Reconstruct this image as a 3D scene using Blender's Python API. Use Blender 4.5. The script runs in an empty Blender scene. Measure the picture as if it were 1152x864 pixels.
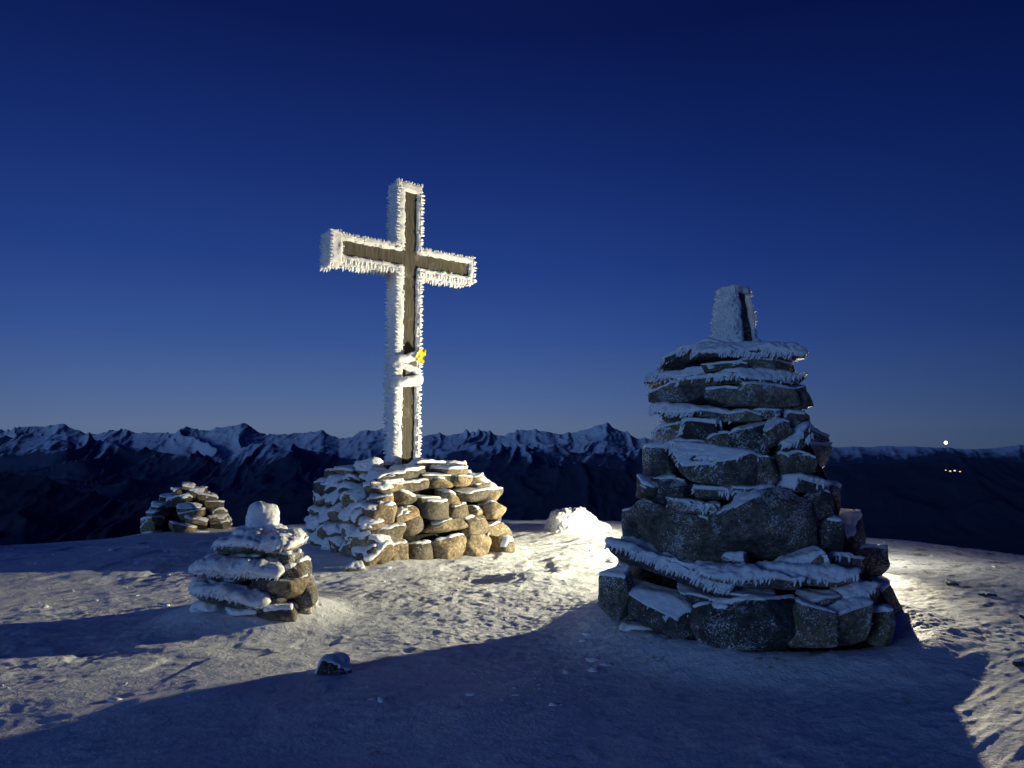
import bpy, bmesh, math, random
import numpy as np
random.seed(7); rng=np.random.default_rng(7)
S=bpy.context.scene; COL=S.collection
S.view_settings.view_transform='Standard'; S.view_settings.look='None'; S.view_settings.exposure=0
# ------------------------------------------------------------------ camera
F=800.0; PITCH=math.atan(73/800); CAMZ=1.5
cd=bpy.data.cameras.new('camera'); cam=bpy.data.objects.new('camera',cd); COL.objects.link(cam)
cd.lens=25.0; cd.sensor_width=36; cd.clip_start=.05; cd.clip_end=60000
cam.location=(0,0,CAMZ); cam.rotation_euler=(math.pi/2+PITCH,0,0); S.camera=cam
def P(px,py,Y):
    a=(px-576)/F; b=(432-py)/F
    ry=math.cos(PITCH)-b*math.sin(PITCH); rz=math.sin(PITCH)+b*math.cos(PITCH)
    k=Y/ry
    return (a*k, Y, CAMZ+rz*k)
# ------------------------------------------------------------------ noise
def _h(ix,iy,iz,seed):
    h=(ix.astype(np.int64)*374761393+iy.astype(np.int64)*668265263+iz.astype(np.int64)*2147483647+seed*1274126177)&0xffffffff
    h=((h^(h>>13))*1274126177)&0xffffffff
    h=((h^(h>>16))*2246822519)&0xffffffff
    return ((h^(h>>15))&0xffffff)/float(0xffffff)
def n3(p,seed=0):
    i=np.floor(p); f=p-i; f=f*f*f*(f*(f*6-15)+10); i=i.astype(np.int64)
    r=0
    for a in (0,1):
        wa=f[:,0] if a else 1-f[:,0]
        for b in (0,1):
            wb=f[:,1] if b else 1-f[:,1]
            for c in (0,1):
                wc=f[:,2] if c else 1-f[:,2]
                r=r+wa*wb*wc*_h(i[:,0]+a,i[:,1]+b,i[:,2]+c,seed)
    return r*2-1
def n2(x,y,seed=0):
    ix=np.floor(x); iy=np.floor(y); fx=x-ix; fy=y-iy
    fx=fx*fx*fx*(fx*(fx*6-15)+10); fy=fy*fy*fy*(fy*(fy*6-15)+10)
    z=np.zeros_like(ix); r=0
    for a in (0,1):
        for b in (0,1):
            r=r+(fx if a else 1-fx)*(fy if b else 1-fy)*_h(ix+a,iy+b,z,seed)
    return r*2-1
def fbm3(p,o=4,seed=0):
    r=0;a=1;s=0
    for k in range(o):
        r=r+a*n3(p*(2.03**k)+k*7.3,seed+k); s+=a; a*=.5
    return r/s
def fbm2(x,y,o=4,seed=0,g=.5):
    r=0;a=1;s=0
    c,sn=math.cos(.6),math.sin(.6)
    for k in range(o):
        r=r+a*n2(x,y,seed+k); s+=a; a*=g
        x,y=(x*c-y*sn)*2.03+3.1,(x*sn+y*c)*2.03+1.7
    return r/s
def ridged2(x,y,o=5,seed=0,g=.5):
    r=0;a=1;s=0;w=1
    c,sn=math.cos(.7),math.sin(.7)
    for k in range(o):
        v=(1-np.abs(n2(x,y,seed+k)))**2
        r=r+a*v*w; w=np.clip(v*1.3,0,1); s+=a; a*=g
        x,y=(x*c-y*sn)*2.07+3.1,(x*sn+y*c)*2.07+1.7
    return r/s
def sst(a,b,x):
    t=np.clip((x-a)/(b-a),0,1); return t*t*(3-2*t)
# ------------------------------------------------------------------ materials
def srgb(r,g,b):
    f=lambda c:(c/255/12.92) if c/255<=.04045 else ((c/255+.055)/1.055)**2.4
    return (f(r),f(g),f(b),1)
def newmat(name):
    m=bpy.data.materials.new(name); m.use_nodes=True; nt=m.node_tree; nt.nodes.clear()
    return m,nt,nt.nodes,nt.links
def node(nt,t,**kw):
    n=nt.nodes.new(t)
    for k,v in kw.items(): setattr(n,k,v)
    return n
def noise_node(nt,vec,scale,detail=5,rough=.55):
    n=node(nt,'ShaderNodeTexNoise'); n.inputs['Scale'].default_value=scale; n.inputs['Detail'].default_value=detail; n.inputs['Roughness'].default_value=rough
    if vec is not None: nt.links.new(vec,n.inputs['Vector'])
    return n.outputs['Fac']
def ramp(nt,fac,stops):
    r=node(nt,'ShaderNodeValToRGB'); nt.links.new(fac,r.inputs['Fac'])
    e=r.color_ramp.elements
    while len(e)<len(stops): e.new(.5)
    for el,(p,c) in zip(e,stops): el.position=p; el.color=c if len(c)==4 else (*c,1)
    return r.outputs['Color']
def math_n(nt,op,a,b=None,c=None,clamp=False):
    n=node(nt,'ShaderNodeMath',operation=op); n.use_clamp=clamp
    for i,v in enumerate((a,b,c)):
        if v is None: continue
        if isinstance(v,(int,float)): n.inputs[i].default_value=v
        else: nt.links.new(v,n.inputs[i])
    return n.outputs[0]
def mixc(nt,f,a,b,mode='MIX'):
    n=node(nt,'ShaderNodeMix',data_type='RGBA',blend_type=mode)
    for sock,v in ((n.inputs[0],f),(n.inputs[6],a),(n.inputs[7],b)):
        if isinstance(v,(int,float)): sock.default_value=v
        elif isinstance(v,tuple): sock.default_value=v if len(v)==4 else (*v,1)
        else: nt.links.new(v,sock)
    return n.outputs[2]
def bump(nt,h,strength,dist,normal=None):
    b=node(nt,'ShaderNodeBump'); b.inputs['Strength'].default_value=strength; b.inputs['Distance'].default_value=dist
    nt.links.new(h,b.inputs['Height'])
    if normal is not None: nt.links.new(normal,b.inputs['Normal'])
    return b.outputs['Normal']
def principled(nt,col,rough=.8,normal=None,spec=.3):
    b=node(nt,'ShaderNodeBsdfPrincipled'); o=node(nt,'ShaderNodeOutputMaterial')
    if isinstance(col,tuple): b.inputs['Base Color'].default_value=col if len(col)==4 else (*col,1)
    else: nt.links.new(col,b.inputs['Base Color'])
    if isinstance(rough,(int,float)): b.inputs['Roughness'].default_value=rough
    else: nt.links.new(rough,b.inputs['Roughness'])
    b.inputs['Specular IOR Level'].default_value=spec
    if normal is not None: nt.links.new(normal,b.inputs['Normal'])
    nt.links.new(b.outputs[0],o.inputs['Surface'])
    return b,o
def obj_coord(nt):
    tc=node(nt,'ShaderNodeTexCoord'); oi=node(nt,'ShaderNodeObjectInfo')
    m=math_n(nt,'MULTIPLY',oi.outputs['Random'],37.0)
    a=node(nt,'ShaderNodeVectorMath',operation='ADD'); nt.links.new(tc.outputs['Object'],a.inputs[0])
    cb=node(nt,'ShaderNodeCombineXYZ'); nt.links.new(m,cb.inputs[0]); nt.links.new(m,cb.inputs[1]); nt.links.new(cb.outputs[0],a.inputs[1])
    return a.outputs[0],oi.outputs['Random']
def mat_stone(name,dark,light,frost=.5,warm=(.30,.25,.16),speck=.0):
    m,nt,N,L=newmat(name)
    v,rnd=obj_coord(nt)
    f1=noise_node(nt,v,5,8,.65); f2=noise_node(nt,v,28,6,.7); f3=noise_node(nt,v,1.6,3); f4=noise_node(nt,v,75,3,.6)
    base=ramp(nt,f1,[(.3,dark),(.5,tuple((a+b)/2 for a,b in zip(dark,light))),(.72,light)])
    base=mixc(nt,ramp(nt,f3,[(.4,(0,0,0)),(.65,(.8,.8,.8))]),base,mixc(nt,.5,base,warm))
    spk=ramp(nt,f2,[(.38,(.4,.4,.4)),(.55,(1,1,1)),(.7,(1.6,1.6,1.55))])
    base=mixc(nt,1.0,base,spk,'MULTIPLY')
    vv=ramp(nt,rnd,[(0,(.34,.38,.45)),(.35,(.78,.79,.82)),(.7,(1.15,1.08,.92)),(1,(1.6,1.5,1.3))])
    base=mixc(nt,1.0,base,vv,'MULTIPLY')
    g=node(nt,'ShaderNodeNewGeometry'); sx=node(nt,'ShaderNodeSeparateXYZ'); L.new(g.outputs['Normal'],sx.inputs[0])
    up=math_n(nt,'MULTIPLY_ADD',sx.outputs[2],.45,math_n(nt,'MULTIPLY_ADD',f2,1.1,math_n(nt,'MULTIPLY_ADD',f1,.9,-1.32+.35*(frost-.5))))
    fm=ramp(nt,up,[(.0,(0,0,0)),(.1,(.6,.6,.6)),(.3,(1,1,1))])
    col=mixc(nt,fm,base,(.78,.82,.88))
    if speck:
        sm_=math_n(nt,'ADD',math_n(nt,'MULTIPLY_ADD',f1,.7,math_n(nt,'MULTIPLY_ADD',f3,.5,-.60)),f4)
        col=mixc(nt,ramp(nt,sm_,[(.60,(0,0,0)),(.66,(.7,.7,.7))]),col,(.72,.77,.84))
    h=math_n(nt,'MULTIPLY_ADD',f2,.35,math_n(nt,'ADD',f1,math_n(nt,'MULTIPLY',fm,.25)))
    principled(nt,col,.78,bump(nt,h,1.0,.035),.35)
    return m
M={}
M['stone']=mat_stone('schist_stone',(.048,.049,.049),(.27,.26,.23),.42,(.27,.22,.14),1.0)
M['stone_lit']=mat_stone('schist_stone_lit',(.08,.072,.056),(.31,.27,.20),.36,(.38,.29,.17))  # lighter, warmer copy of the stone: lamp light put into its colour
def mat_gap_shade():
    m,nt,N,L=newmat('gap_shade_rubble'); v,rnd=obj_coord(nt); f=noise_node(nt,v,9,6,.7)
    principled(nt,ramp(nt,f,[(.3,(.008,.008,.009)),(.7,(.04,.04,.038))]),.9,bump(nt,f,1,.08),.1); return m
M['core']=mat_gap_shade()  # near-black fill: shade of the gaps between stones put into its colour
def mat_snow(name,dirt=False,rime=False):
    m,nt,N,L=newmat(name)
    tc=node(nt,'ShaderNodeTexCoord'); v=tc.outputs['Object']
    if rime:
        f=noise_node(nt,v,70,4); fb=noise_node(nt,v,16,5)
        c=mixc(nt,ramp(nt,fb,[(.35,(0,0,0)),(.7,(1,1,1))]),(.86,.88,.92),(.96,.965,.97))
        nrm=bump(nt,math_n(nt,'ADD',f,fb),.4,.012)
        d=node(nt,'ShaderNodeBsdfDiffuse'); t=node(nt,'ShaderNodeBsdfTranslucent'); mx=node(nt,'ShaderNodeMixShader'); o=node(nt,'ShaderNodeOutputMaterial')
        L.new(c,d.inputs[0]); L.new(c,t.inputs[0]); L.new(nrm,d.inputs['Normal']); mx.inputs[0].default_value=.22
        L.new(d.outputs[0],mx.inputs[1]); L.new(t.outputs[0],mx.inputs[2]); L.new(mx.outputs[0],o.inputs['Surface'])
        return m
    f1=noise_node(nt,v,9,6,.6); f2=noise_node(nt,v,45,5,.65); f3=noise_node(nt,v,150,2)
    h=math_n(nt,'ADD',math_n(nt,'MULTIPLY_ADD',f2,.5,f1),math_n(nt,'MULTIPLY',f3,.18))
    nrm=bump(nt,h,.7 if dirt else .4,.03)
    c=mixc(nt,ramp(nt,f1,[(.35,(0,0,0)),(.65,(1,1,1))]),(.75,.80,.87),(.86,.90,.95))
    rough=.65
    if dirt:
        sp=node(nt,'ShaderNodeSeparateXYZ'); L.new(v,sp.inputs[0])
        bias=ramp(nt,math_n(nt,'MULTIPLY_ADD',sp.outputs[0],.09,.35,clamp=True),[(0,(.0,)*3),(.35,(.06,)*3),(.62,(.07,)*3),(.8,(.13,)*3)])
        dn=noise_node(nt,v,2.2,8,.75); dn2=noise_node(nt,v,14,5,.7)
        dm=math_n(nt,'ADD',math_n(nt,'MULTIPLY_ADD',dn2,.5,math_n(nt,'MULTIPLY',dn,.7)),bias)
        dmk=ramp(nt,dm,[(.74,(0,0,0)),(.85,(1,1,1))])
        dc=ramp(nt,f2,[(.3,(.09,.075,.055)),(.7,(.30,.25,.18))])
        c=mixc(nt,dmk,c,dc)
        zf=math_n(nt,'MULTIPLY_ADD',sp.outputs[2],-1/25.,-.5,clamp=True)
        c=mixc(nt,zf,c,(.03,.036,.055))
    principled(nt,c,rough,nrm,.25)
    return m
M['snow']=mat_snow('wind_packed_snow')
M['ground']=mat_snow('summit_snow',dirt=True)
M['rime']=mat_snow('rime_ice',rime=True)
def mat_wood():
    m,nt,N,L=newmat('weathered_wood'); tc=node(nt,'ShaderNodeTexCoord')
    mp=node(nt,'ShaderNodeMapping'); L.new(tc.outputs['Object'],mp.inputs[0]); mp.inputs['Scale'].default_value=(14,14,1.2)
    f=noise_node(nt,mp.outputs[0],3,7,.65); f2=noise_node(nt,tc.outputs['Object'],5,4)
    c=ramp(nt,f,[(.3,(.030,.027,.022)),(.5,(.072,.064,.050)),(.7,(.12,.108,.086))])
    c=mixc(nt,ramp(nt,f2,[(.6,(0,0,0)),(.85,(.5,.5,.5))]),c,(.4,.4,.38))
    principled(nt,c,.75,bump(nt,f,.6,.01),.25); return m
M['wood']=mat_wood()
def mat_simple(name,c,rough=.5,metal=0):
    m,nt,N,L=newmat(name); tc=node(nt,'ShaderNodeTexCoord'); f=noise_node(nt,tc.outputs['Object'],20,4)
    cc=mixc(nt,f,tuple(x*.75 for x in c),tuple(min(1,x*1.2) for x in c))
    b,o=principled(nt,cc,rough,bump(nt,f,.2,.005)); b.inputs['Metallic'].default_value=metal; return m
M['metal']=mat_simple('grey_metal',(.10,.10,.095),.5,.3)
M['yellow']=mat_simple('yellow_plate',(.78,.56,.015),.5)
M['iron']=mat_simple('dark_iron',(.05,.05,.05),.5)
def mat_mountain(name,snowz,band,rock,snowc,asp=1.3,soft=(.05,.45),det=1.0):  # the rock colour passed in also carries the distance haze
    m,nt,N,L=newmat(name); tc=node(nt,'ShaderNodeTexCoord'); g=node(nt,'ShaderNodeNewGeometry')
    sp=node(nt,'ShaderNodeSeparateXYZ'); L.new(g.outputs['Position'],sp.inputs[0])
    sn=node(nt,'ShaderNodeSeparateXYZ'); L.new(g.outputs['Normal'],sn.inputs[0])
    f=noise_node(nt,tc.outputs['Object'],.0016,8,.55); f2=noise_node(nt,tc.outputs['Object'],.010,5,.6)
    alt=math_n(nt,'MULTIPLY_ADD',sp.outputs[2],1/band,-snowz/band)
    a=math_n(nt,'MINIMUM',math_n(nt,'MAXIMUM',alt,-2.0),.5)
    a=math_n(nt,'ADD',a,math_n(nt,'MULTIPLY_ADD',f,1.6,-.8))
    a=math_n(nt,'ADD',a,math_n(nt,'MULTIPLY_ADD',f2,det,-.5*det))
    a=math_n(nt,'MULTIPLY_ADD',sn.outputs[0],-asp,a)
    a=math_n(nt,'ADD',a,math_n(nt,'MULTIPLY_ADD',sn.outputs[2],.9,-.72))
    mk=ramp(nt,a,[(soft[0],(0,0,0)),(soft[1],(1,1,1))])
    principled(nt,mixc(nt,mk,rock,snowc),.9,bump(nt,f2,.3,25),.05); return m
# ------------------------------------------------------------------ object helpers
def tag(o,label=None,cat=None,group=None,kind=None):
    if label: o['label']=label
    if cat: o['category']=cat
    if group: o['group']=group
    if kind: o['kind']=kind
    return o
def link(name,me,mat,parent=None,loc=(0,0,0)):
    o=bpy.data.objects.new(name,me); COL.objects.link(o); o.location=loc
    if mat: me.materials.append(mat)
    if parent: o.parent=parent
    return o
def empty(name,loc,rz=0,**kw):
    o=bpy.data.objects.new(name,None); COL.objects.link(o); o.location=loc; o.rotation_euler=(0,0,rz); o.empty_display_size=.2
    return tag(o,**kw)
def mesh(name,v,f,smooth=True):
    me=bpy.data.meshes.new(name); me.from_pydata(v.tolist() if hasattr(v,'tolist') else v,[],f.tolist() if hasattr(f,'tolist') else f); me.update()
    if smooth: me.shade_smooth()
    return me
_ico={}
def ico(n):
    if n not in _ico:
        bm=bmesh.new(); bmesh.ops.create_icosphere(bm,subdivisions=n,radius=1)
        _ico[n]=(np.array([v.co[:] for v in bm.verts]),np.array([[v.index for v in f.verts] for f in bm.faces])); bm.free()
    return _ico[n]
def rotm(rx,ry,rz):
    cx,sx,cy,sy,cz,sz=math.cos(rx),math.sin(rx),math.cos(ry),math.sin(ry),math.cos(rz),math.sin(rz)
    X=np.array([[1,0,0],[0,cx,-sx],[0,sx,cx]]);Y=np.array([[cy,0,sy],[0,1,0],[-sy,0,cy]]);Z=np.array([[cz,-sz,0],[sz,cz,0],[0,0,1]])
    return Z@Y@X
def rock_verts(dims,seed,sub=5,rot=(0,0,0),p=16,cuts=7,rough=.05,cutlo=.84):
    d,f=ico(sub); r=np.random.default_rng(seed)
    thin=min(1,dims[2]/max(dims[0],1e-6)/.4)
    ns=[];hs=[]
    for a in range(3):
        for s in (-1,1):
            n=np.zeros(3); n[a]=s; n=n+r.normal(0,.10 if a==2 else .09+.15*thin,3); n/=np.linalg.norm(n); ns.append(n); hs.append(r.uniform(.90,1))
    for k in range(int(cuts*(.45+.55*thin))):
        n=r.normal(0,1,3)*np.array([1,1,.35+.65*thin]); n/=np.linalg.norm(n); ns.append(n); hs.append(r.uniform(cutlo+.1*(1-thin),1.14))
    ns=np.array(ns);hs=np.array(hs)
    q=np.maximum(d@ns.T/hs,0)
    rr=(q**p).sum(1)**(-1/p)
    u=d*rr[:,None]
    u=np.clip(u,-1.06,1.06)
    dims=np.array(dims)/2
    v=u*dims
    m=dims.mean()
    nz=fbm3(v/m*1.3+seed*3.1,5,seed%97)
    nf=n3(v*np.array([3,3,26])/max(m,.1)*.4+seed,seed%31)
    amp=np.minimum(dims*1.1,m*.8)
    v=v+d*(nz[:,None]*rough*1.9+nf[:,None]*rough*.28)*amp
    return v@rotm(*rot).T,f
def vnormals(v,f):
    n=np.zeros_like(v); a=v[f[:,0]];b=v[f[:,1]];c=v[f[:,2]]; fn=np.cross(b-a,c-a)
    for k in range(3): np.add.at(n,f[:,k],fn)
    return n/(np.linalg.norm(n,axis=1)[:,None]+1e-12)
def spikes(pos,dirs,lens,rads,sides=4):
    n=len(pos)
    if n==0: return np.zeros((0,3)),[]
    ref=np.where(np.abs(dirs[:,2:3])<.8,np.array([[0,0,1.]]),np.array([[1.,0,0]]))
    a=np.cross(dirs,ref); a/=np.linalg.norm(a,axis=1)[:,None]; b=np.cross(dirs,a)
    vs=[];fs=[]
    base=pos-dirs*(rads[:,None]*.6)
    for k in range(sides):
        t=2*math.pi*k/sides
        vs.append(base+(a*math.cos(t)+b*math.sin(t))*rads[:,None])
    for k in range(sides):
        t=2*math.pi*k/sides+.3
        vs.append(pos+dirs*(lens[:,None]*.6)+(a*math.cos(t)+b*math.sin(t))*(rads[:,None]*.62))
    vs.append(pos+dirs*lens[:,None])
    V=np.stack(vs,1).reshape(-1,3); w=2*sides+1
    for i in range(n):
        o=i*w
        for k in range(sides):
            k2=(k+1)%sides
            fs.append([o+k,o+k2,o+sides+k2,o+sides+k]); fs.append([o+sides+k,o+sides+k2,o+2*sides])
    return V,fs
def snow_cap(v,f,amount,thick,seed,fringe=0,wind=(-.35,-.15,-.9),flen=.07,patch=.42,smooth=False):
    n=vnormals(v,f); r=np.random.default_rng(seed+5)
    nz=fbm3(v*6+seed,4,seed%53)
    m=sst(.36,.62,n[:,2]-.10*n[:,0]+nz*patch+(amount-.6)*.9)
    t=thick*(.85+.6*fbm3(v*9+seed,3,3)) if not smooth else thick*(.95+.5*fbm3(v*8+seed,3,3))
    off=n*((t*.75+thick*(.13 if smooth else .2)*n3(v*40,3))*m-.02*(1-m))[:,None]; off[:,2]+=t*m*.75
    w=v+off
    keep=m[f].max(1)>.04
    ff=f[keep]; used=np.unique(ff); remap=-np.ones(len(v),int); remap[used]=np.arange(len(used))
    V=w[used]; Fc=remap[ff].tolist()
    if fringe>0:
        cand=np.where((m>.2)&(m<.98)&(n[:,2]<.55)&(n[:,2]>-.5))[0]
        if len(cand)>3:
            side=np.clip(.4-n[:,0]*.4-n[:,1]*.4,0.05,1)[cand]
            k=min(len(cand),int(fringe))
            pick=r.choice(cand,k,replace=False,p=side/side.sum())
            k=len(pick)
            d=n[pick]*.45+np.array(wind)+r.normal(0,.08,(k,3)); d/=np.linalg.norm(d,axis=1)[:,None]
            L=flen*r.uniform(.3,1.0,k); R=L*.15+.005
            sv,sf=spikes(w[pick]-n[pick]*.004,d,L,R); b=len(V)
            V=np.vstack([V,sv]); Fc=Fc+[[i+b for i in q] for q in sf]
    return V,Fc
_seed=[100]
def add_stone(parent,loc,dims,rot=(0,0,0),sub=5,snow=0,thick=.03,fringe=0,mat='stone',cuts=7,name='stone',rough=.05,flen=.07,p=16,capmat='snow',cutlo=.84,patch=.42,smooth=False):
    _seed[0]+=1; sd=_seed[0]
    v,f=rock_verts(dims,sd,sub,rot,p,cuts,rough,cutlo)
    o=link(name,mesh(name,v,f),M[mat],parent,loc)
    if snow>0:
        V,Fc=snow_cap(v,f,snow,thick,sd,fringe,flen=flen,patch=patch,smooth=smooth)
        if len(Fc)>4:
            link('snow_cap',mesh('snow_cap',V,Fc),M[capmat],o)
    return o
# ------------------------------------------------------------------ ground
BC=np.array([2.08,6.2])      # large cairn axis
CC=np.array([-1.62,10.9])    # cross axis
SC=np.array([-2.38,6.75])    # small cairn
FC=np.array([-6.72,14.9])    # far cairn
BL=np.array([1.08,12.9])     # snow covered block
_az=[-math.pi,-1.5,-.624,-.50,-.42,-.33,-.197,.03,.197,.464,.624,1.5,math.pi]
_d0=[12,11,11.6,11.6,11.9,12.6,13.2,13.3,12.8,11.6,10.0,8.5,12]
def macro(x,y):
    x=np.asarray(x,float);y=np.asarray(y,float)
    r=np.hypot(x,y); az=np.arctan2(x,y); d0=np.interp(az,_az,_d0)
    u=np.maximum(0,r-d0); k=.0125; um=20.
    z=-np.where(u<um,k*u*u,k*um*um+2*k*um*(u-um))
    z=np.maximum(z,-900)
    near=np.exp(-(r/60)**2)
    z=z+.09*fbm2(x*.28+5,y*.28,3,11)*near
    for c,rr,w,h in ((BC,1.26,.30,.12),(SC,.5,.28,.14),(CC,1.35,.4,.07),(FC,.6,.5,.08),(BL,.5,.4,.06)):
        d=np.hypot(x-c[0],y-c[1]); z=z+h*np.exp(-((d-rr)/w)**2)
    d=np.hypot((x-.22)/.42,(y-8.7)/.28); z=z+.08*np.exp(-d**2)
    return z
def ground_full(x,y):
    z=macro(x,y); r=np.hypot(x,y); near=np.exp(-(r/45)**2)
    rough=.25+.75*sst(-.25,.4,fbm2(x*.5+9,y*.5,2,21)+.2*sst(4.5,6.5,y))
    a=(x*.8+y*.6);b=(-x*.6+y*.8)
    z=z+near*(.032*fbm2(a*.7,b*1.4,3,31)+.022*rough*(ridged2(a*1.3,b*3.0,4,41,.5)-.4)+.013*rough*fbm2(a*4,b*8,4,51,.55)
        +.008*rough*(ridged2(x*9,y*9,3,58,.55)-.4)+.005*fbm2(x*21,y*21,3,61,.6)*rough+.010*(ridged2(a*3,b*13,3,66,.55)-.4))
    pits=sst(.25,.6,n2(x*2.6,y*2.6,71))*sst(-.3,.3,n2(x*.6+3,y*.6,73))*sst(4.2,5.5,y); z=z-near*.02*pits
    return z
def build_ground():
    az=np.concatenate([np.linspace(-math.pi,-.86,46)[:-1],np.linspace(-.86,.86,800),np.linspace(.86,math.pi,46)[1:-1]])
    rr=np.concatenate([np.geomspace(.15,2.5,30)[:-1],np.geomspace(2.5,26,1100)[:-1],np.geomspace(26,32000,90)])
    A,R=np.meshgrid(az,rr); x=(R*np.sin(A)).ravel(); y=(R*np.cos(A)).ravel()
    z=ground_full(x,y); na=len(az); nr=len(rr)
    v=np.column_stack([x,y,z])
    i=np.arange(nr-1)[:,None]*na; j=np.arange(na)[None,:]; j2=(j+1)%na
    q=np.stack([i+j,i+na+j,i+na+j2,i+j2],-1).reshape(-1,4)[:,::-1]
    me=bpy.data.meshes.new('snow_ground'); me.vertices.add(len(v)); me.vertices.foreach_set('co',v.astype(np.float32).ravel())
    me.loops.add(q.size); me.loops.foreach_set('vertex_index',q.astype(np.int32).ravel())
    me.polygons.add(len(q)); me.polygons.foreach_set('loop_start',np.arange(0,q.size,4,dtype=np.int32))
    me.update(calc_edges=True); me.validate(); me.shade_smooth()
    if me.polygons[len(q)//2].normal.z<0: me.flip_normals()
    return tag(link('snow_ground',me,M['ground']),kind='structure')
build_ground()
def gz(x,y): return float(ground_full(np.array([x]),np.array([y]))[0])
# ------------------------------------------------------------------ mountains
def ridge(name,Yc,W,pts,amp,mat,base=-900,seed=0,nt=700,nv=110,freq=1.0,tr=(-1.25,1.25),calm=.6):
    t=np.linspace(tr[0],tr[1],nt); pxs=576+t*800
    cy=np.interp(pxs,[p[0] for p in pts],[p[1] for p in pts])
    crest=CAMZ+(505-cy)/800*Yc
    v=np.linspace(-1,.6,nv); v=np.sign(v)*np.abs(v)**1.35
    T,V=np.meshgrid(t,v); Y=Yc+V*W; X=T*Y
    C=np.broadcast_to(crest,T.shape)
    am=amp*(1-calm*sst(730,880,np.broadcast_to(pxs,T.shape)))
    s=np.abs(V); prof=1-s**.85
    sc=freq/1000
    wx=fbm2(X.ravel()*sc*.6,Y.ravel()*sc*.6,3,seed+40)*1400/freq
    rg=ridged2((X.ravel()+wx)*sc*1.15+seed,(Y.ravel())*sc*.55,6,seed+3,.55).reshape(T.shape)
    r2=ridged2(X.ravel()*sc*3.6+wx*sc,Y.ravel()*sc*2.0,4,seed+9,.5).reshape(T.shape)
    rel=(C-base)
    z=base+rel*prof*(1+am*.34*(rg-.55)*(.45+.55*sst(0,.3,s))*2) + rel*.13*am*(r2-.45)*prof
    vv=np.column_stack([X.ravel(),Y.ravel(),z.ravel()])
    i=np.arange(nv-1)[:,None]*nt; j=np.arange(nt-1)[None,:]
    q=np.stack([i+j,i+j+1,i+nt+j+1,i+nt+j],-1).reshape(-1,4)
    return tag(link(name,mesh(name,vv,q,True),mat),kind='structure')
far=[(-500,478),(0,481),(40,477),(72,474),(100,485),(135,486),(165,480),(200,482),(240,478),(272,473),(300,484),(340,483),(362,478),(382,487),(420,477),(470,486),(520,482),(562,486),(592,480),(612,484),(640,488),(682,478),(712,489),(760,500),(860,506),(960,507),(1010,505),(1060,507),(1110,505),(1152,506),(1600,505)]
mid=[(-500,480),(0,491),(40,486),(78,482),(110,493),(150,501),(200,509),(250,512),(300,498),(335,495),(380,508),(440,512),(520,503),(560,498),(590,498),(640,504),(700,507),(740,512),(820,510),(950,503),(1020,501),(1100,504),(1152,500),(1600,505)]
near=[(-500,505),(0,524),(60,534),(120,552),(180,560),(240,550),(330,540),(400,545),(480,540),(540,536),(590,526),(640,514),(672,510),(705,520),(740,526),(850,524),(960,520),(1010,516),(1080,514),(1152,517),(1600,500)]
ridge('far_mountains',11000,3600,far,.40,mat_mountain('far_peaks_hazed',-300,330,(.13,.18,.30,1),(.80,.86,.95,1),1.0,(.0,.45),.9),-1100,8,1700,200,1.2,calm=.8)  # rock lightened and blued: far haze put into the colour
ridge('middle_mountains',7600,2400,mid,.5,mat_mountain('middle_peaks_hazed',-60,230,(.07,.096,.17,1),(.58,.68,.86,1),1.1,(.0,.5),.9),-900,17,1300,170,1.3,calm=.75)  # weaker haze put into the rock colour
ridge('near_ridge',4200,1500,near,.5,mat_mountain('near_forested_ridge_hazed',90,190,(.040,.054,.098,1),(.30,.38,.54,1),.8,(.0,.5),.8),-800,29,1000,140,1.8,calm=.6)  # slight blue haze put into the dark rock colour
# ------------------------------------------------------------------ distant lamps
def mat_emit(name,c,s):
    m,nt,N,L=newmat(name); e=node(nt,'ShaderNodeEmission'); o=node(nt,'ShaderNodeOutputMaterial'); e.inputs[0].default_value=(*c,1); e.inputs[1].default_value=s; L.new(e.outputs[0],o.inputs[0]); return m
M['lampw']=mat_emit('lamp_glow_white',(1,.88,.6),6); M['lampo']=mat_emit('lamp_glow_orange',(1,.62,.26),1.6)
def far_lamp(px,py,Y,size,mat,label,group=None,hm=40,flat=1):
    x,y,z=P(px,py,Y)
    t=empty('mast_lamp',(x,y,z-hm),label=label,cat='light',group=group)
    v,f=ico(3); link('lamp_head',mesh('lamp_head',v*np.array([size,size,size*flat]),f),M[mat],t,(0,0,hm))
    m=np.array([[sx*.5,sy*.5,zz] for zz in (0,hm) for sx,sy in((-1,-1),(1,-1),(1,1),(-1,1))],float)
    link('mast',mesh('mast',m,[[0,1,5,4],[1,2,6,5],[2,3,7,6],[3,0,4,7]],False),M['iron'],t)
far_lamp(1064,498,2500,5.4,'lampw','bright white light shining on the dark skyline at the far right')
for px,py,s in ((1064,529,2.2),(1069,530,3.0),(1074,529.5,3.4),(1080,530.5,2.6)):
    far_lamp(px,py,2300,s,'lampo','tiny orange town light in the dark valley below the white skyline light','row of town lights in the valley',5,.6)
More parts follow.
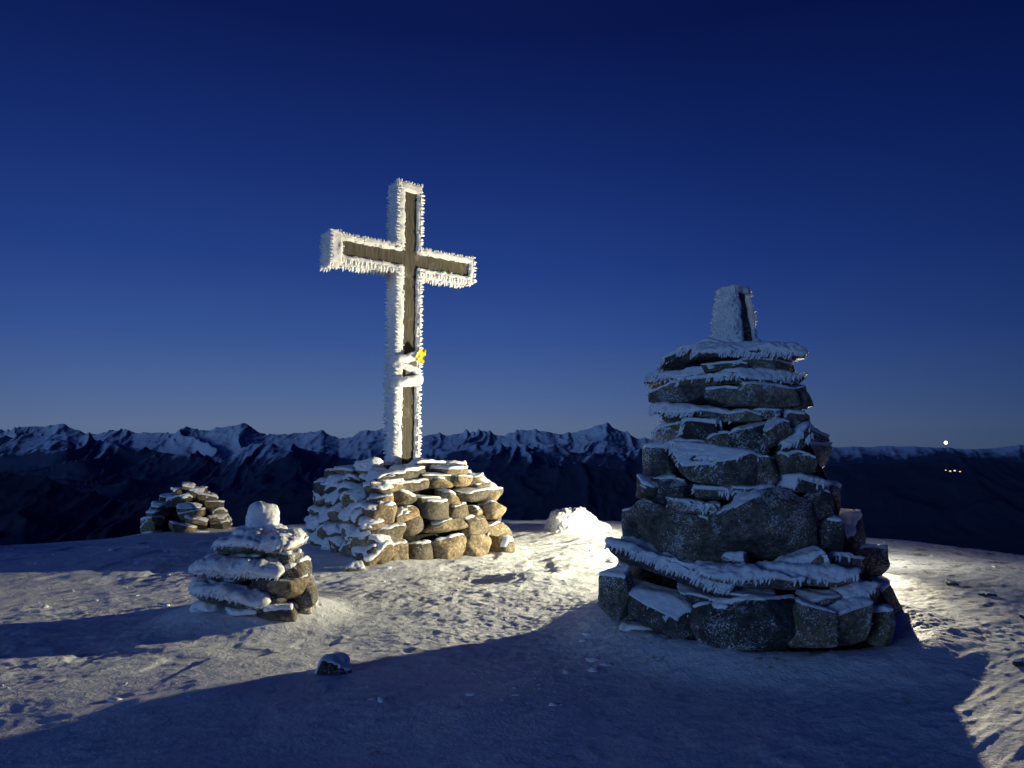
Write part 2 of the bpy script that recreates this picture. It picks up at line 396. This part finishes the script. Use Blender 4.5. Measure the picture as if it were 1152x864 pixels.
# ------------------------------------------------------------------ large cairn
big=empty('stone_cairn',(BC[0],BC[1],0),label='tallest dark stone cairn with snow-rimmed slabs in the right foreground',cat='cairn')
def Rb(z): return float(np.interp(z,[0,.3,.45,.76,1.23,1.54,1.93,2.3,2.45],[1.30,1.22,1.13,1.01,.89,.80,.70,.58,.45]))
def Ax(z): return float(np.interp(z,[0,.76,1.3,2.4],[2.08,2.02,1.99,1.96]))
cv=[];cf=[];nA=64;zs=np.linspace(-.2,2.2,50)
for z in zs:
    for a in range(nA):
        t=2*math.pi*a/nA; r=Rb(z)-.24; cv.append([Ax(z)-BC[0]+r*math.cos(t),r*math.sin(t),z])
cv=np.array(cv); cv[:,:2]*=(1+.10*fbm3(cv*4,4,5))[:,None]
for i in range(len(zs)-1):
    for a in range(nA):
        b=(a+1)%nA; cf.append([i*nA+a,i*nA+b,(i+1)*nA+b,(i+1)*nA+a])
cf.append([(len(zs)-1)*nA+a for a in range(nA)])
link('rubble_core',mesh('rubble_core',cv,cf),M['core'],big)
front=[ # px,py,w,h,roll(ccw deg),snow,fringe,thick, out, depth(0=auto)
 (768,402,58,12,14,1.05,140,.028,.0,.30),(848,396,100,13,-3,1.1,300,.036,.04,.38),
 (866,412,66,10,-3,.5,20,.014,.01,0),(812,413,44,10,3,.5,0,.012,-.02,0),
 (766,424,62,9,5,1.05,140,.026,.04,.3),(800,428,68,9,3,1.05,110,.024,.02,.3),(870,424,92,10,-4,1.0,190,.026,.03,.34),
 (768,443,60,22,4,.2,0,.012,.0,0),(812,446,34,20,-6,.25,0,.012,-.02,0),(866,445,72,29,-3,.25,20,.012,.03,0),(906,448,24,24,5,.3,0,.012,-.02,0),
 (760,464,50,10,-6,1.05,80,.024,.04,0),(798,466,38,10,-10,.95,50,.022,.02,0),(834,468,44,13,2,.25,0,.012,.02,0),(871,467,32,10,-3,.7,20,.014,.02,0),(902,470,34,18,0,.25,0,.014,-.02,0),
 (748,490,34,24,10,.5,30,.016,0,0),(783,484,40,18,-8,.95,60,.028,.03,0),(806,496,30,16,0,.3,0,.014,.0,0),(845,495,46,33,9,.25,0,.012,.06,0),(878,486,22,36,-62,.5,20,.014,.05,0),(904,498,44,20,20,.95,60,.028,.02,0),
 (733,522,32,40,8,.4,0,.018,0,0),(806,525,96,42,-4,.62,60,.014,.06,0),(866,532,30,32,-3,.4,20,.014,.04,0),(900,521,40,26,5,.25,0,.014,.0,0),(764,503,36,10,0,.9,30,.020,-.01,0),
 (720,552,22,22,-16,.6,0,.018,0,0),(747,553,40,31,6,.15,0,.014,.02,0),(804,557,44,11,0,1.0,20,.022,.01,0),(846,554,34,8,-3,.8,20,.014,.03,0),(776,573,48,10,-6,1.0,30,.022,.03,0),(914,547,54,14,-6,1.05,60,.028,.03,0),
 (748,604,98,54,-13,.15,0,.014,.05,0),(868,594,108,80,10,.12,0,.014,.08,0),(928,572,34,38,-35,.2,0,.015,-.02,0),(946,604,30,48,10,.25,0,.015,-.04,0),(904,638,46,16,18,.85,20,.022,.04,0),(703,588,20,34,5,.25,0,.016,0,0),(806,580,18,22,0,.3,0,.014,.0,0),(826,632,26,12,4,.6,0,.014,.04,0),
 (716,624,44,13,-22,1.05,50,.034,.06,0),(752,645,112,15,-12,1.15,220,.046,.09,.42),(838,656,98,14,-3,1.1,160,.042,.11,.4),(926,656,88,15,-3,1.05,130,.036,.09,.4),(962,640,36,22,-14,.7,20,.02,-.02,0),
 (686,672,32,50,8,.5,0,.02,.02,0),(736,693,80,46,-16,.76,10,.014,.07,0),(790,706,26,40,6,.3,0,.016,.04,0),(848,708,104,58,4,.3,0,.014,.10,0),(916,710,44,50,-8,.3,0,.016,.08,0),(964,706,54,48,18,.5,0,.02,.05,0),(976,672,46,18,-5,.8,20,.028,.02,0),(708,720,38,22,0,.7,0,.02,.02,0),(1004,712,28,38,0,.6,0,.024,-.02,0),(930,680,38,14,0,.5,10,.016,.04,0),(836,674,64,9,-4,.4,0,.012,.04,0),(782,676,40,10,-10,.5,0,.012,.04,0)]
for (px,py,w,h,roll,sn,fr,th,out,dep) in front:
    Y=5.3
    for _ in range(4):
        x,_,z=P(px,py,Y); R=Rb(z); dx=max(-.9,min(.9,(x-Ax(z))/R)); phi=math.asin(dx)
        Y=BC[1]-R*math.cos(phi)-out
    W=w/F*Y*1.08; H=h/F*Y*1.06
    D=dep if dep else max(.24,min(.5,W*.7))
    yaw=phi*.6+random.uniform(-.12,.12)
    W=W/max(.8,math.cos(yaw))
    c=(x-math.sin(phi)*D*.38,Y+math.cos(phi)*D*.42+.02+random.uniform(-.03,.05),z)
    rough=.03 if h<22 else .042
    add_stone(big,(c[0]-BC[0],c[1]-BC[1],c[2]),(W,D,H),(random.uniform(-.10,.08),-math.radians(roll),yaw),6 if w>44 else 5,sn,th,fr,'stone',10,rough=rough,flen=.06,p=26,cutlo=.78,patch=.34 if sn<.9 else .2)
z=.16
while z<2.2:
    hh=random.uniform(.2,.34) if z<1.3 else random.uniform(.12,.2)
    R=Rb(z)-(.04 if z<.8 else .13); n=5 if z<1.3 else 4
    for k in range(n):
        ph=math.radians(82+(278-82)*(k+.5)/n+random.uniform(-6,6)); D=.40
        x=Ax(z)-BC[0]+math.sin(ph)*(R-D*.46); y=-math.cos(ph)*(R-D*.46)
        add_stone(big,(x,y,z+hh/2-.08),(R*math.radians(200)/n*.95,D,hh*.96),(0,random.uniform(-.12,.12),ph),5,.6,.025,0,'stone',p=18)
    z+=hh*.94
# marker post
x,y,zt=P(826,384,5.95)
post=empty('marker_post',(x,y,zt-.10),rz=.5,label='short tapered marker post crusted with white rime on top of the tallest cairn',cat='post')
def tapered(hw0,hw1,h,seg=24,n=40,amp=.0,mask=None,seed=1,top=True):
    V=[];Fs=[]
    for i in range(n+1):
        s=i/n; hw=hw0+(hw1-hw0)*s
        for a in range(seg):
            t=2*math.pi*a/seg; c,sn=math.cos(t),math.sin(t); k=(abs(c)**5+abs(sn)**5)**(-1/5)
            e=mask(t,s) if mask else 0
            V.append([c*k*hw+c*e,sn*k*hw+sn*e,s*h])
    for i in range(n):
        for a in range(seg):
            b=(a+1)%seg; Fs.append([i*seg+a,i*seg+b,(i+1)*seg+b,(i+1)*seg+a])
    Fs.append([n*seg+a for a in range(seg)])
    V=np.array(V)
    if amp: V+=np.column_stack([fbm3(V*14+k*9,4,seed+k) for k in range(3)])*amp
    return V,Fs
v,f=tapered(.142,.075,.52,amp=.006); link('post_body',mesh('post_body',v,f),M['stone'],post)
def pm(t,s):
    d=math.cos(t-math.radians(-80)); gap=max(0,(d-.86)/.14)
    gap=min(1,gap*2.2)*(1 if s<.90 else 0)
    return .042*(1-gap)-.03*gap
v,f=tapered(.142,.075,.55,seg=110,n=60,amp=.026,mask=pm,seed=4)
nn=v.copy(); nn[:,2]=0; nn/=np.linalg.norm(nn,axis=1)[:,None]+1e-9
r=np.random.default_rng(3); ang=np.arctan2(v[:,1],v[:,0]); ok=np.where(np.cos(ang-math.radians(-80))<.80)[0]; pk=r.choice(ok,500)
d=nn[pk]+np.array([-.3,-.2,-.25])+r.normal(0,.12,(500,3)); d/=np.linalg.norm(d,axis=1)[:,None]
sv,sf=spikes(v[pk],d,r.uniform(.01,.03,500),r.uniform(.008,.014,500))
V=np.vstack([v,sv]); Fs=f+[[i+len(v) for i in q] for q in sf]
link('rime_coat',mesh('rime_coat',V,Fs),M['rime'],post)
# ------------------------------------------------------------------ cross on its stone base
TH=math.atan2(.6,.8)
base=empty('cross_base_cairn',(CC[0],CC[1],0),rz=TH,label='broad square drystone base under the frosted summit cross',cat='stone base')
def Sq(z): return float(np.interp(z,[0,.5,.9,1.15],[1.22,1.13,1.0,.88]))
s0,s1=1.02,.70
cb=np.array([[-s0,-s0,-.3],[s0,-s0,-.3],[s0,s0,-.3],[-s0,s0,-.3],[-s1,-s1,1.06],[s1,-s1,1.06],[s1,s1,1.06],[-s1,s1,1.06]])
link('rubble_core',mesh('rubble_core',cb,[[0,1,5,4],[1,2,6,5],[2,3,7,6],[3,0,4,7],[4,5,6,7]],False),M['core'],base)
rd=random.Random(37)
for side in range(4):
    vis=side in (0,3); z=-.08
    hs={0:[.36,.25,.25,.18,.15,.13],3:[.30,.23,.22,.20,.18,.16],1:[.4,.35,.35,.2],2:[.4,.35,.35,.2]}[side]
    for li,h in enumerate(hs):
        s=Sq(z+h/2)
        wm={0:[.40,.42,.38,.42,.42,.46],3:[.38,.40,.36,.36,.40,.38]}.get(side,[.85]*4)[li]
        n=max(3,round(2*s/wm)); ws=[rd.uniform(.55,1.5) for _ in range(n)]; tot=sum(ws); a=-s
        for w in ws:
            w=w/tot*2*s; c=a+w/2; a+=w
            wav=.04*math.sin(c*3.1+li*1.7+side)
            hh=h*rd.uniform(.8,1.22); D=rd.uniform(.32,.46)
            off=s-D*.42+rd.uniform(-.06,.05)
            cz=z+h/2+rd.uniform(-.04,.04)+wav
            ang=[0,math.pi/2,math.pi,-math.pi/2][side]
            lx,ly=c,-off
            X=lx*math.cos(ang)-ly*math.sin(ang); Y=lx*math.sin(ang)+ly*math.cos(ang)
            add_stone(base,(X,Y,cz),(w*1.10,D,hh*1.08),(rd.uniform(-.12,.12),rd.uniform(-.17,.17),ang+rd.uniform(-.18,.18)),5 if vis else 4,
                      (.92 if side==3 else (.2 if li<3 else .42)) if vis else .6,.03 if side==3 else .014,0,'stone_lit',10,p=9,flen=.05,cutlo=.80,rough=.045,patch=.25 if side==3 else .42)
        z+=h*.94
for k in range(11):
    a=k*2.4; r=.16+.72*math.sqrt((k+.5)/11)
    X=r*math.cos(a)*.95; Y=r*math.sin(a)*.95
    if abs(X)<.28 and abs(Y)<.28: X+=.35
    add_stone(base,(X,Y,1.16+.08*(1-r/.9)+rd.uniform(-.02,.03)),(rd.uniform(.40,.58),rd.uniform(.34,.46),rd.uniform(.11,.15)),(rd.uniform(-.08,.08),rd.uniform(-.1,.1),rd.uniform(0,3)),5,.75,.03,0,'stone_lit',8,p=14,flen=.05)
add_stone(base,(-.72,-.35,1.22),(.34,.3,.2),(0,.2,.4),5,1.1,.045,0,'stone_lit',8,p=6,flen=.05)
cross=empty('summit_cross',(CC[0]-.04,CC[1],1.04),rz=TH,label='tall wooden summit cross thickly edged with white rime',cat='cross')
def bxm(x0,x1,y0,y1,z0,z1,bev=.012):
    bm=bmesh.new(); bmesh.ops.create_cube(bm,size=1)
    for v in bm.verts: v.co=((x0+x1)/2+v.co.x*(x1-x0),(y0+y1)/2+v.co.y*(y1-y0),(z0+z1)/2+v.co.z*(z1-z0))
    if bev: bmesh.ops.bevel(bm,geom=bm.edges[:],offset=bev,segments=2,affect='EDGES')
    me=bpy.data.meshes.new('box'); bm.to_mesh(me); bm.free(); return me
up=link('upright',bxm(-.13,.13,-.12,.12,-.2,4.50),M['wood'],cross)
cbm=link('crossbeam',bxm(-1.14,1.12,-.126,.114,3.25,3.51),M['wood'],cross)
def rime_box(bounds,seed,dens=110,step=.025,amp=.022,teeth=(),tl=(.030,.062)):
    x0,x1,y0,y1,z0,z1=bounds; r=np.random.default_rng(seed); lo=np.array([x0,y0,z0]);hi=np.array([x1,y1,z1])
    V=[];Fs=[];o=0
    for ax in range(3):
        a1,a2=[k for k in range(3) if k!=ax]
        n1=max(2,int((hi[a1]-lo[a1])/step)); n2_=max(2,int((hi[a2]-lo[a2])/step))
        for s in (0,1):
            g1,g2=np.meshgrid(np.linspace(lo[a1],hi[a1],n1+1),np.linspace(lo[a2],hi[a2],n2_+1),indexing='ij')
            p=np.zeros((g1.size,3)); p[:,a1]=g1.ravel();p[:,a2]=g2.ravel();p[:,ax]=hi[ax] if s else lo[ax]
            V.append(p)
            i=np.arange(n1)[:,None]*(n2_+1); j=np.arange(n2_)[None,:]
            q=np.stack([i+j,i+j+1,i+n2_+2+j,i+n2_+1+j],-1).reshape(-1,4)+o
            if (s==1)^(ax==1): q=q[:,::-1]
            Fs+=q.tolist(); o+=len(p)
    V=np.vstack(V)
    c=(lo+hi)/2; hs=(hi-lo)/2
    rel=(V-c)/hs; k=(np.abs(rel)>.98).sum(1); V=V-np.sign(rel)*(np.abs(rel)>.98)*((k>1)*.012)[:,None]
    V=V+np.column_stack([fbm3(V*13+9*k_,3,81+k_) for k_ in range(3)])*amp+np.column_stack([n3(V*38+5*k_,91+k_) for k_ in range(3)])*amp*.3
    area=2*((x1-x0)*(y1-y0)+(y1-y0)*(z1-z0)+(x1-x0)*(z1-z0)); n=int(area*dens)
    fa=np.array([(y1-y0)*(z1-z0),(x1-x0)*(z1-z0),(x1-x0)*(y1-y0)]); ax=r.choice(3,n,p=fa/fa.sum()); sg=r.choice([-1,1],n)
    p=lo+r.random((n,3))*(hi-lo); p[np.arange(n),ax]=np.where(sg>0,hi[ax],lo[ax])
    d=np.zeros((n,3)); d[np.arange(n),ax]=sg; d=d+r.normal(0,.2,(n,3))+np.array([-.1,-.1,-.2]); d/=np.linalg.norm(d,axis=1)[:,None]
    L=r.uniform(.008,.018,n); R=r.uniform(.010,.018,n)
    PP=[p];DD=[d];LL=[L];RR=[R]
    for (axis,e1,s1,e2,s2,mul) in teeth:
        ln=hi[axis]-lo[axis]; n=max(3,int(ln/.050)); t=lo[axis]+(np.arange(n)+r.uniform(.2,.8,n))/n*ln
        for dup in (0,1):
            p=np.zeros((n,3)); p[:,axis]=t+dup*.02; p[:,e1]=hi[e1] if s1>0 else lo[e1]
            p[:,e2]=(hi[e2] if s2>0 else lo[e2])+(-s2*r.uniform(.02,.07,n) if dup else 0)
            d=np.zeros((n,3)); d[:,e1]=s1; d[:,e2]=s2*.15; d=d+r.normal(0,.09,(n,3)); d/=np.linalg.norm(d,axis=1)[:,None]
            PP.append(p);DD.append(d);LL.append(r.uniform(*tl,n)*mul);RR.append(r.uniform(.018,.030,n))
    sv,sf=spikes(np.vstack(PP),np.vstack(DD),np.concatenate(LL),np.concatenate(RR),5)
    b=len(V); return np.vstack([V,sv]),Fs+[[i+b for i in q] for q in sf]
def rime_obj(parts,parent):
    V=[];Fs=[];o=0
    for v,f in parts:
        V.append(v); Fs+=[[i+o for i in q] for q in f]; o+=len(v)
    return link('rime_coat',mesh('rime_coat',np.vstack(V),Fs),M['rime'],parent)
Lt=[(2,0,-1,1,-1,1),(2,0,-1,1,1,1)]; Rt=[(2,0,1,1,-1,1),(2,0,1,1,1,1)]
rime_obj([rime_box((-.225,-.105,-.17,.15,.16,3.26),1,teeth=Lt),rime_box((.112,.175,-.17,.15,.16,3.26),2,teeth=Rt),
          rime_box((-.225,-.105,-.17,.15,3.50,4.50),3,teeth=Lt),rime_box((.112,.175,-.17,.15,3.50,4.50),4,teeth=Rt),
          rime_box((-.25,.195,-.175,.16,4.45,4.59),5,teeth=[(0,2,1,1,-1,.6),(0,2,1,1,1,.6)]),
          rime_box((-.11,.11,.10,.15,.16,4.5),6)],up)
Tt=[(0,2,1,1,-1,.5),(0,2,1,1,1,.5)]; Bt=[(0,2,-1,1,-1,1.35),(0,2,-1,1,1,1.35)]
rime_obj([rime_box((-1.15,-.13,-.17,.15,3.485,3.585),11,teeth=Tt),rime_box((.13,1.13,-.17,.15,3.485,3.585),12,teeth=Tt),
          rime_box((-1.15,-.13,-.17,.15,3.175,3.275),13,teeth=Bt),rime_box((.13,1.13,-.17,.15,3.175,3.275),14,teeth=Bt),
          rime_box((-1.30,-1.11,-.185,.18,3.12,3.62),15,teeth=[(2,0,-1,1,-1,.7),(2,0,-1,1,1,.7),(1,2,-1,0,-1,1.5)]),rime_box((1.09,1.17,-.17,.165,3.15,3.61),16,teeth=[(2,0,1,1,-1,1)]),
          rime_box((-1.1,-.2,.10,.15,3.28,3.50),17),rime_box((.2,1.05,.10,.15,3.28,3.50),18)],cbm)
rb=link('register_box',bxm(-.10,.12,-.19,-.121,1.48,1.80,.02),M['metal'],cross)
def loop(zc,tl,hx,hy,rad,seed,lump=.03):
    nu,nv_=120,20; V=[]
    for i in range(nu):
        a=2*math.pi*i/nu; c,s=math.cos(a),math.sin(a); k=(abs(c)**4+abs(s)**4)**(-.25)
        ctr=np.array([c*k*hx-.02,s*k*hy-.02,zc+tl*c*hx*k]); out=np.array([c,s,0])
        for j in range(nv_):
            b=2*math.pi*j/nv_; V.append(ctr+out*math.cos(b)*rad+np.array([0,0,1])*math.sin(b)*rad*1.15)
    V=np.array(V); V+=np.column_stack([fbm3(V*9+k*5,3,seed+k) for k in range(3)])*lump*1.2
    Fs=[[i*nv_+j,((i+1)%nu)*nv_+j,((i+1)%nu)*nv_+(j+1)%nv_,i*nv_+(j+1)%nv_] for i in range(nu) for j in range(nv_)]
    return V,Fs
rime_obj([loop(1.84,.34,.215,.20,.068,3),loop(1.68,-.20,.20,.19,.045,9),loop(1.48,.14,.21,.20,.070,14)],rb)
g1,g2=np.meshgrid(np.linspace(-1,1,17),np.linspace(-1,1,19),indexing='ij')
yv=np.column_stack([g1.ravel()*.07*(1-.3*g2.ravel()),np.zeros(g1.size),g2.ravel()*.11])
yv[:,1]=.04*fbm3(yv*20+3,3,5)-.02*np.abs(g1.ravel()); yv[:,0]+=.016*n3(yv*24,7); yv[:,2]+=.018*n3(yv*20+4,8)
yb=yv.copy(); yb[:,1]+=.008; ny=19; N1=len(yv)
yf=[[i*ny+j,(i+1)*ny+j,(i+1)*ny+j+1,i*ny+j+1] for i in range(16) for j in range(18)]
yf2=[[N1+q for q in reversed(c)] for c in yf]
yp=link('yellow_plate',mesh('yellow_plate',np.vstack([yv,yb]),yf+yf2),M['yellow'],cross,(.135,-.270,1.89)); yp.rotation_euler=(-.1,.45,.1)
# ------------------------------------------------------------------ small front cairn
sm=empty('stone_cairn',(SC[0],SC[1],0),label='small cairn capped by a round snowy knob, in front of the cross base',cat='cairn')
def put(parent,axis,px,py,w,h,Y,roll,sn,fr,th,D=0,sub=5,mat='stone',p=12,rough=.04,smooth=False,cuts=8):
    x,y,z=P(px,py,Y); W=w/F*Y; H=h/F*Y; D=D or W*.75
    add_stone(parent,(x-axis[0],y-axis[1],z),(W*1.04,D,H*1.02),(0,-math.radians(roll),0),sub,sn,th,fr,mat,cuts,p=p,flen=.045,rough=rough,patch=.15 if smooth else .42,smooth=smooth)
for a in [(295,586,27,32,6.75,6,2.6,40,.034,.22,6,'stone',3,.05,True,2),(294,604,46,11,6.72,0,1.2,30,.045,.34,6,'stone',8,.03,True),(292,614,78,10,6.60,3,1.15,120,.055,.48,6,'stone',10,.03,True),
          (318,630,38,18,6.58,-6,.15,0,.02,.36,5),(281,631,38,15,6.60,0,.2,0,.02,.36,5),(274,643,82,11,6.46,-5,1.15,150,.062,.46,6,'stone',10,.03,True),(330,645,32,22,6.55,10,.2,0,.02,.38,5),
          (302,656,36,20,6.44,0,.15,0,.02,.34,5),(264,659,34,14,6.46,0,.2,0,.02,.32,5),(262,672,84,12,6.38,-11,1.15,150,.062,.44,6,'stone',10,.03,True),(326,662,34,22,6.45,0,.2,0,.015,.34,5,'stone_lit'),(344,664,24,36,6.6,10,.3,0,.02,.34,5),(308,674,30,18,6.38,0,.1,0,.015,.30,5),
          (310,691,46,20,6.34,-4,.25,0,.02,.36,5,'stone_lit'),(274,694,40,20,6.34,4,.3,0,.03,.34,5),(243,690,32,18,6.50,-10,.9,0,.05,.36,5,'stone',10,.04,True),(341,688,26,22,6.6,0,.4,0,.03,.36),
          (296,655,60,36,6.95,0,.8,0,.04,.36),(285,682,76,32,7.0,0,.8,0,.04,.38),(318,686,54,34,7.05,0,.6,0,.04,.34),(296,628,44,24,6.82,0,.8,0,.04,.3)]:
    put(sm,SC,*a)
# ------------------------------------------------------------------ far left cairn
gf=float(macro(*FC))
fc=empty('stone_cairn',(FC[0],FC[1],gf),label='low dome of flat stones at the far left edge of the summit',cat='cairn')
rd=random.Random(5); z=-.05; R=.90; HT=1.02
while z<HT-.08:
    h=rd.uniform(.10,.17); rr=max(.2,R*(1-max(0,z/HT)**2.1)); n=max(1,int(rr*7.5))
    for k in range(n):
        a=2*math.pi*k/n+rd.uniform(-.3,.3); q=max(0,rr-.2); sc_=min(1,.6+rr)
        add_stone(fc,(q*math.cos(a),q*math.sin(a),z+h/2),(rd.uniform(.34,.54)*sc_,rd.uniform(.28,.40)*sc_,h*1.1),(rd.uniform(-.12,.12),rd.uniform(-.25,.25),a+math.pi/2+rd.uniform(-.5,.5)),5,.6,.025,0,'stone_lit',8,flen=.05,p=14)
    z+=h*.95
add_stone(fc,(0,0,.2),(1.05,1.05,.8),(0,0,0),4,0,0,0,'core',name='rubble_core',p=4)
# ------------------------------------------------------------------ snow covered block
gl=float(macro(*BL))
add=empty('snowy_boulder',(BL[0],BL[1],gl),label='low boulder buried under bright white snow between the cross and the tallest cairn',cat='boulder')
v,f=rock_verts((1.14,.75,.52),917,6,(0,.06,.75),16,14,.07,.72); v[:,0]*=1+.30*(-v[:,2]/.28)*.6
link('boulder_core',mesh('boulder_core',v*.93,f),M['stone_lit'],add,(0,0,.13))
v2=v+vnormals(v,f)*(.02+.07*fbm3(v*6,4,3)+.018*n3(v*24,8))[:,None]
link('snow_coat',mesh('snow_coat',v2,f),M['snow'],add,(0,0,.13))
# ------------------------------------------------------------------ loose rocks on the snow
def loose(px,py,w,h,label,group=None,sn=.5,mat='stone',p=12,cutlo=.84,sink=.12):
    Y=1.5*F/(py+h*.4-505); x=(px-576)/F*Y; z=gz(x,Y)
    W=w/F*Y;H=h/F*Y
    _seed[0]+=1; sd=_seed[0]
    t=empty('loose_rock',(x,Y,z),rz=random.uniform(-.5,.5),label=label,cat='rock',group=group)
    v,f=rock_verts((W,W*.8,H*1.2),sd,5,(0,random.uniform(-.3,.3),0),p,10,.08,cutlo)
    link('stone',mesh('stone',v,f),M[mat],t,(0,0,H*sink))
    V,Fc=snow_cap(v,f,sn,.012,sd)
    if len(Fc)>4: link('snow_cap',mesh('snow_cap',V,Fc),M['snow'],t,(0,0,H*sink))
loose(382,735,36,30,'small snow-dusted rock alone in the shadowed foreground snow',sn=.72,p=9,cutlo=.66,sink=.05)
loose(404,633,22,10,'small snowy stone at the near corner of the cross base',sn=.8,mat='stone_lit')
for a in ((1098,668,15,6),(1128,742,12,8),(1060,655,12,6),(1142,690,14,7)):
    loose(*a,'little stone sticking out of the scoured snow right of the tallest cairn','stones scattered right of the tallest cairn',.45,'stone_lit')
V=[];Fs=[];o=0; dv,df=ico(2); r=np.random.default_rng(44)
for k in range(900):
    Y=4.2+8.4*r.random()**1.1; X=r.uniform(-.75,.75)*Y
    if np.hypot(X-BC[0],Y-BC[1])<1.35 or np.hypot(X-CC[0],Y-CC[1])<1.5: continue
    if n2(np.array([X*.7]),np.array([Y*.7]),5)[0]<.1: continue
    s=.005+.022*r.random()**4; vv=dv*np.array([s*r.uniform(.9,2.2),s*r.uniform(.8,1.6),s*.7])*(1+.2*r.normal(0,1,(len(dv),1)))
    V.append((vv+np.array([X,Y,s*.1]),X,Y))
XY=np.array([[a[1],a[2]] for a in V]); zz=ground_full(XY[:,0],XY[:,1])
VV=[];
for (vv,_,_),zq in zip(V,zz):
    vv[:,2]+=zq; VV.append(vv); Fs.append(df+o); o+=len(vv)
tag(link('crust_lumps',mesh('crust_lumps',np.vstack(VV),np.vstack(Fs)),M['snow']),'small broken lumps of snow crust strewn over the summit','snow crust',kind='stuff')
# ------------------------------------------------------------------ sky
w=bpy.data.worlds.new('World'); S.world=w; w.use_nodes=True; nt=w.node_tree; nt.nodes.clear()
tc=node(nt,'ShaderNodeTexCoord'); sp=node(nt,'ShaderNodeSeparateXYZ'); nt.links.new(tc.outputs['Generated'],sp.inputs[0])
c=ramp(nt,sp.outputs[2],[(0,srgb(92,106,134)),(.03,srgb(91,110,144)),(.075,srgb(74,100,148)),(.15,srgb(52,81,145)),(.25,srgb(34,62,131)),(.38,srgb(21,44,110)),(.52,srgb(12,27,84)),(1,srgb(5,17,66))])
azf=node(nt,'ShaderNodeVectorMath',operation='DOT_PRODUCT'); nt.links.new(tc.outputs['Generated'],azf.inputs[0]); azf.inputs[1].default_value=(-.28,.94,.18)
g=ramp(nt,azf.outputs['Value'],[(.0,(.30,.42,.56)),(.6,(.38,.46,.57)),(.82,(.66,.71,.79)),(.96,(1.0,1.0,1.0)),(1,(1.06,1.04,1.0))])
c=mixc(nt,1.0,c,g,'MULTIPLY')
bg=node(nt,'ShaderNodeBackground'); nt.links.new(c,bg.inputs[0]); bg.inputs[1].default_value=1.0
wo=node(nt,'ShaderNodeOutputWorld'); nt.links.new(bg.outputs[0],wo.inputs[0])
# ------------------------------------------------------------------ lights
from mathutils import Vector
sd_=bpy.data.lights.new('twilight_glow','SUN'); so=bpy.data.objects.new('twilight_glow',sd_); COL.objects.link(so)
sd_.energy=.58; sd_.angle=math.radians(18); sd_.color=(.29,.55,1)
so.rotation_euler=Vector((.66,.72,-.10)).to_track_quat('-Z','Y').to_euler()
LP=(4.7,10.15,.8)
ld=bpy.data.lights.new('work_lamp','SPOT'); lo=bpy.data.objects.new('work_lamp',ld); COL.objects.link(lo)
ld.energy=4000; ld.color=(1,.89,.60); ld.spot_size=math.radians(174); ld.spot_blend=1.0; ld.shadow_soft_size=.04
lo.location=LP; tgt=Vector((-1.6,9.1,1.7)); lo.rotation_euler=(tgt-Vector(LP)).to_track_quat('-Z','Y').to_euler()
l2=bpy.data.lights.new('work_lamp_added_fill','POINT'); lo2=bpy.data.objects.new('work_lamp_added_fill',l2); COL.objects.link(lo2)  # fill light added at the lamp, brightens ground outside its cone
l2.energy=85; l2.color=(1,.92,.70); l2.shadow_soft_size=.04; lo2.location=LP
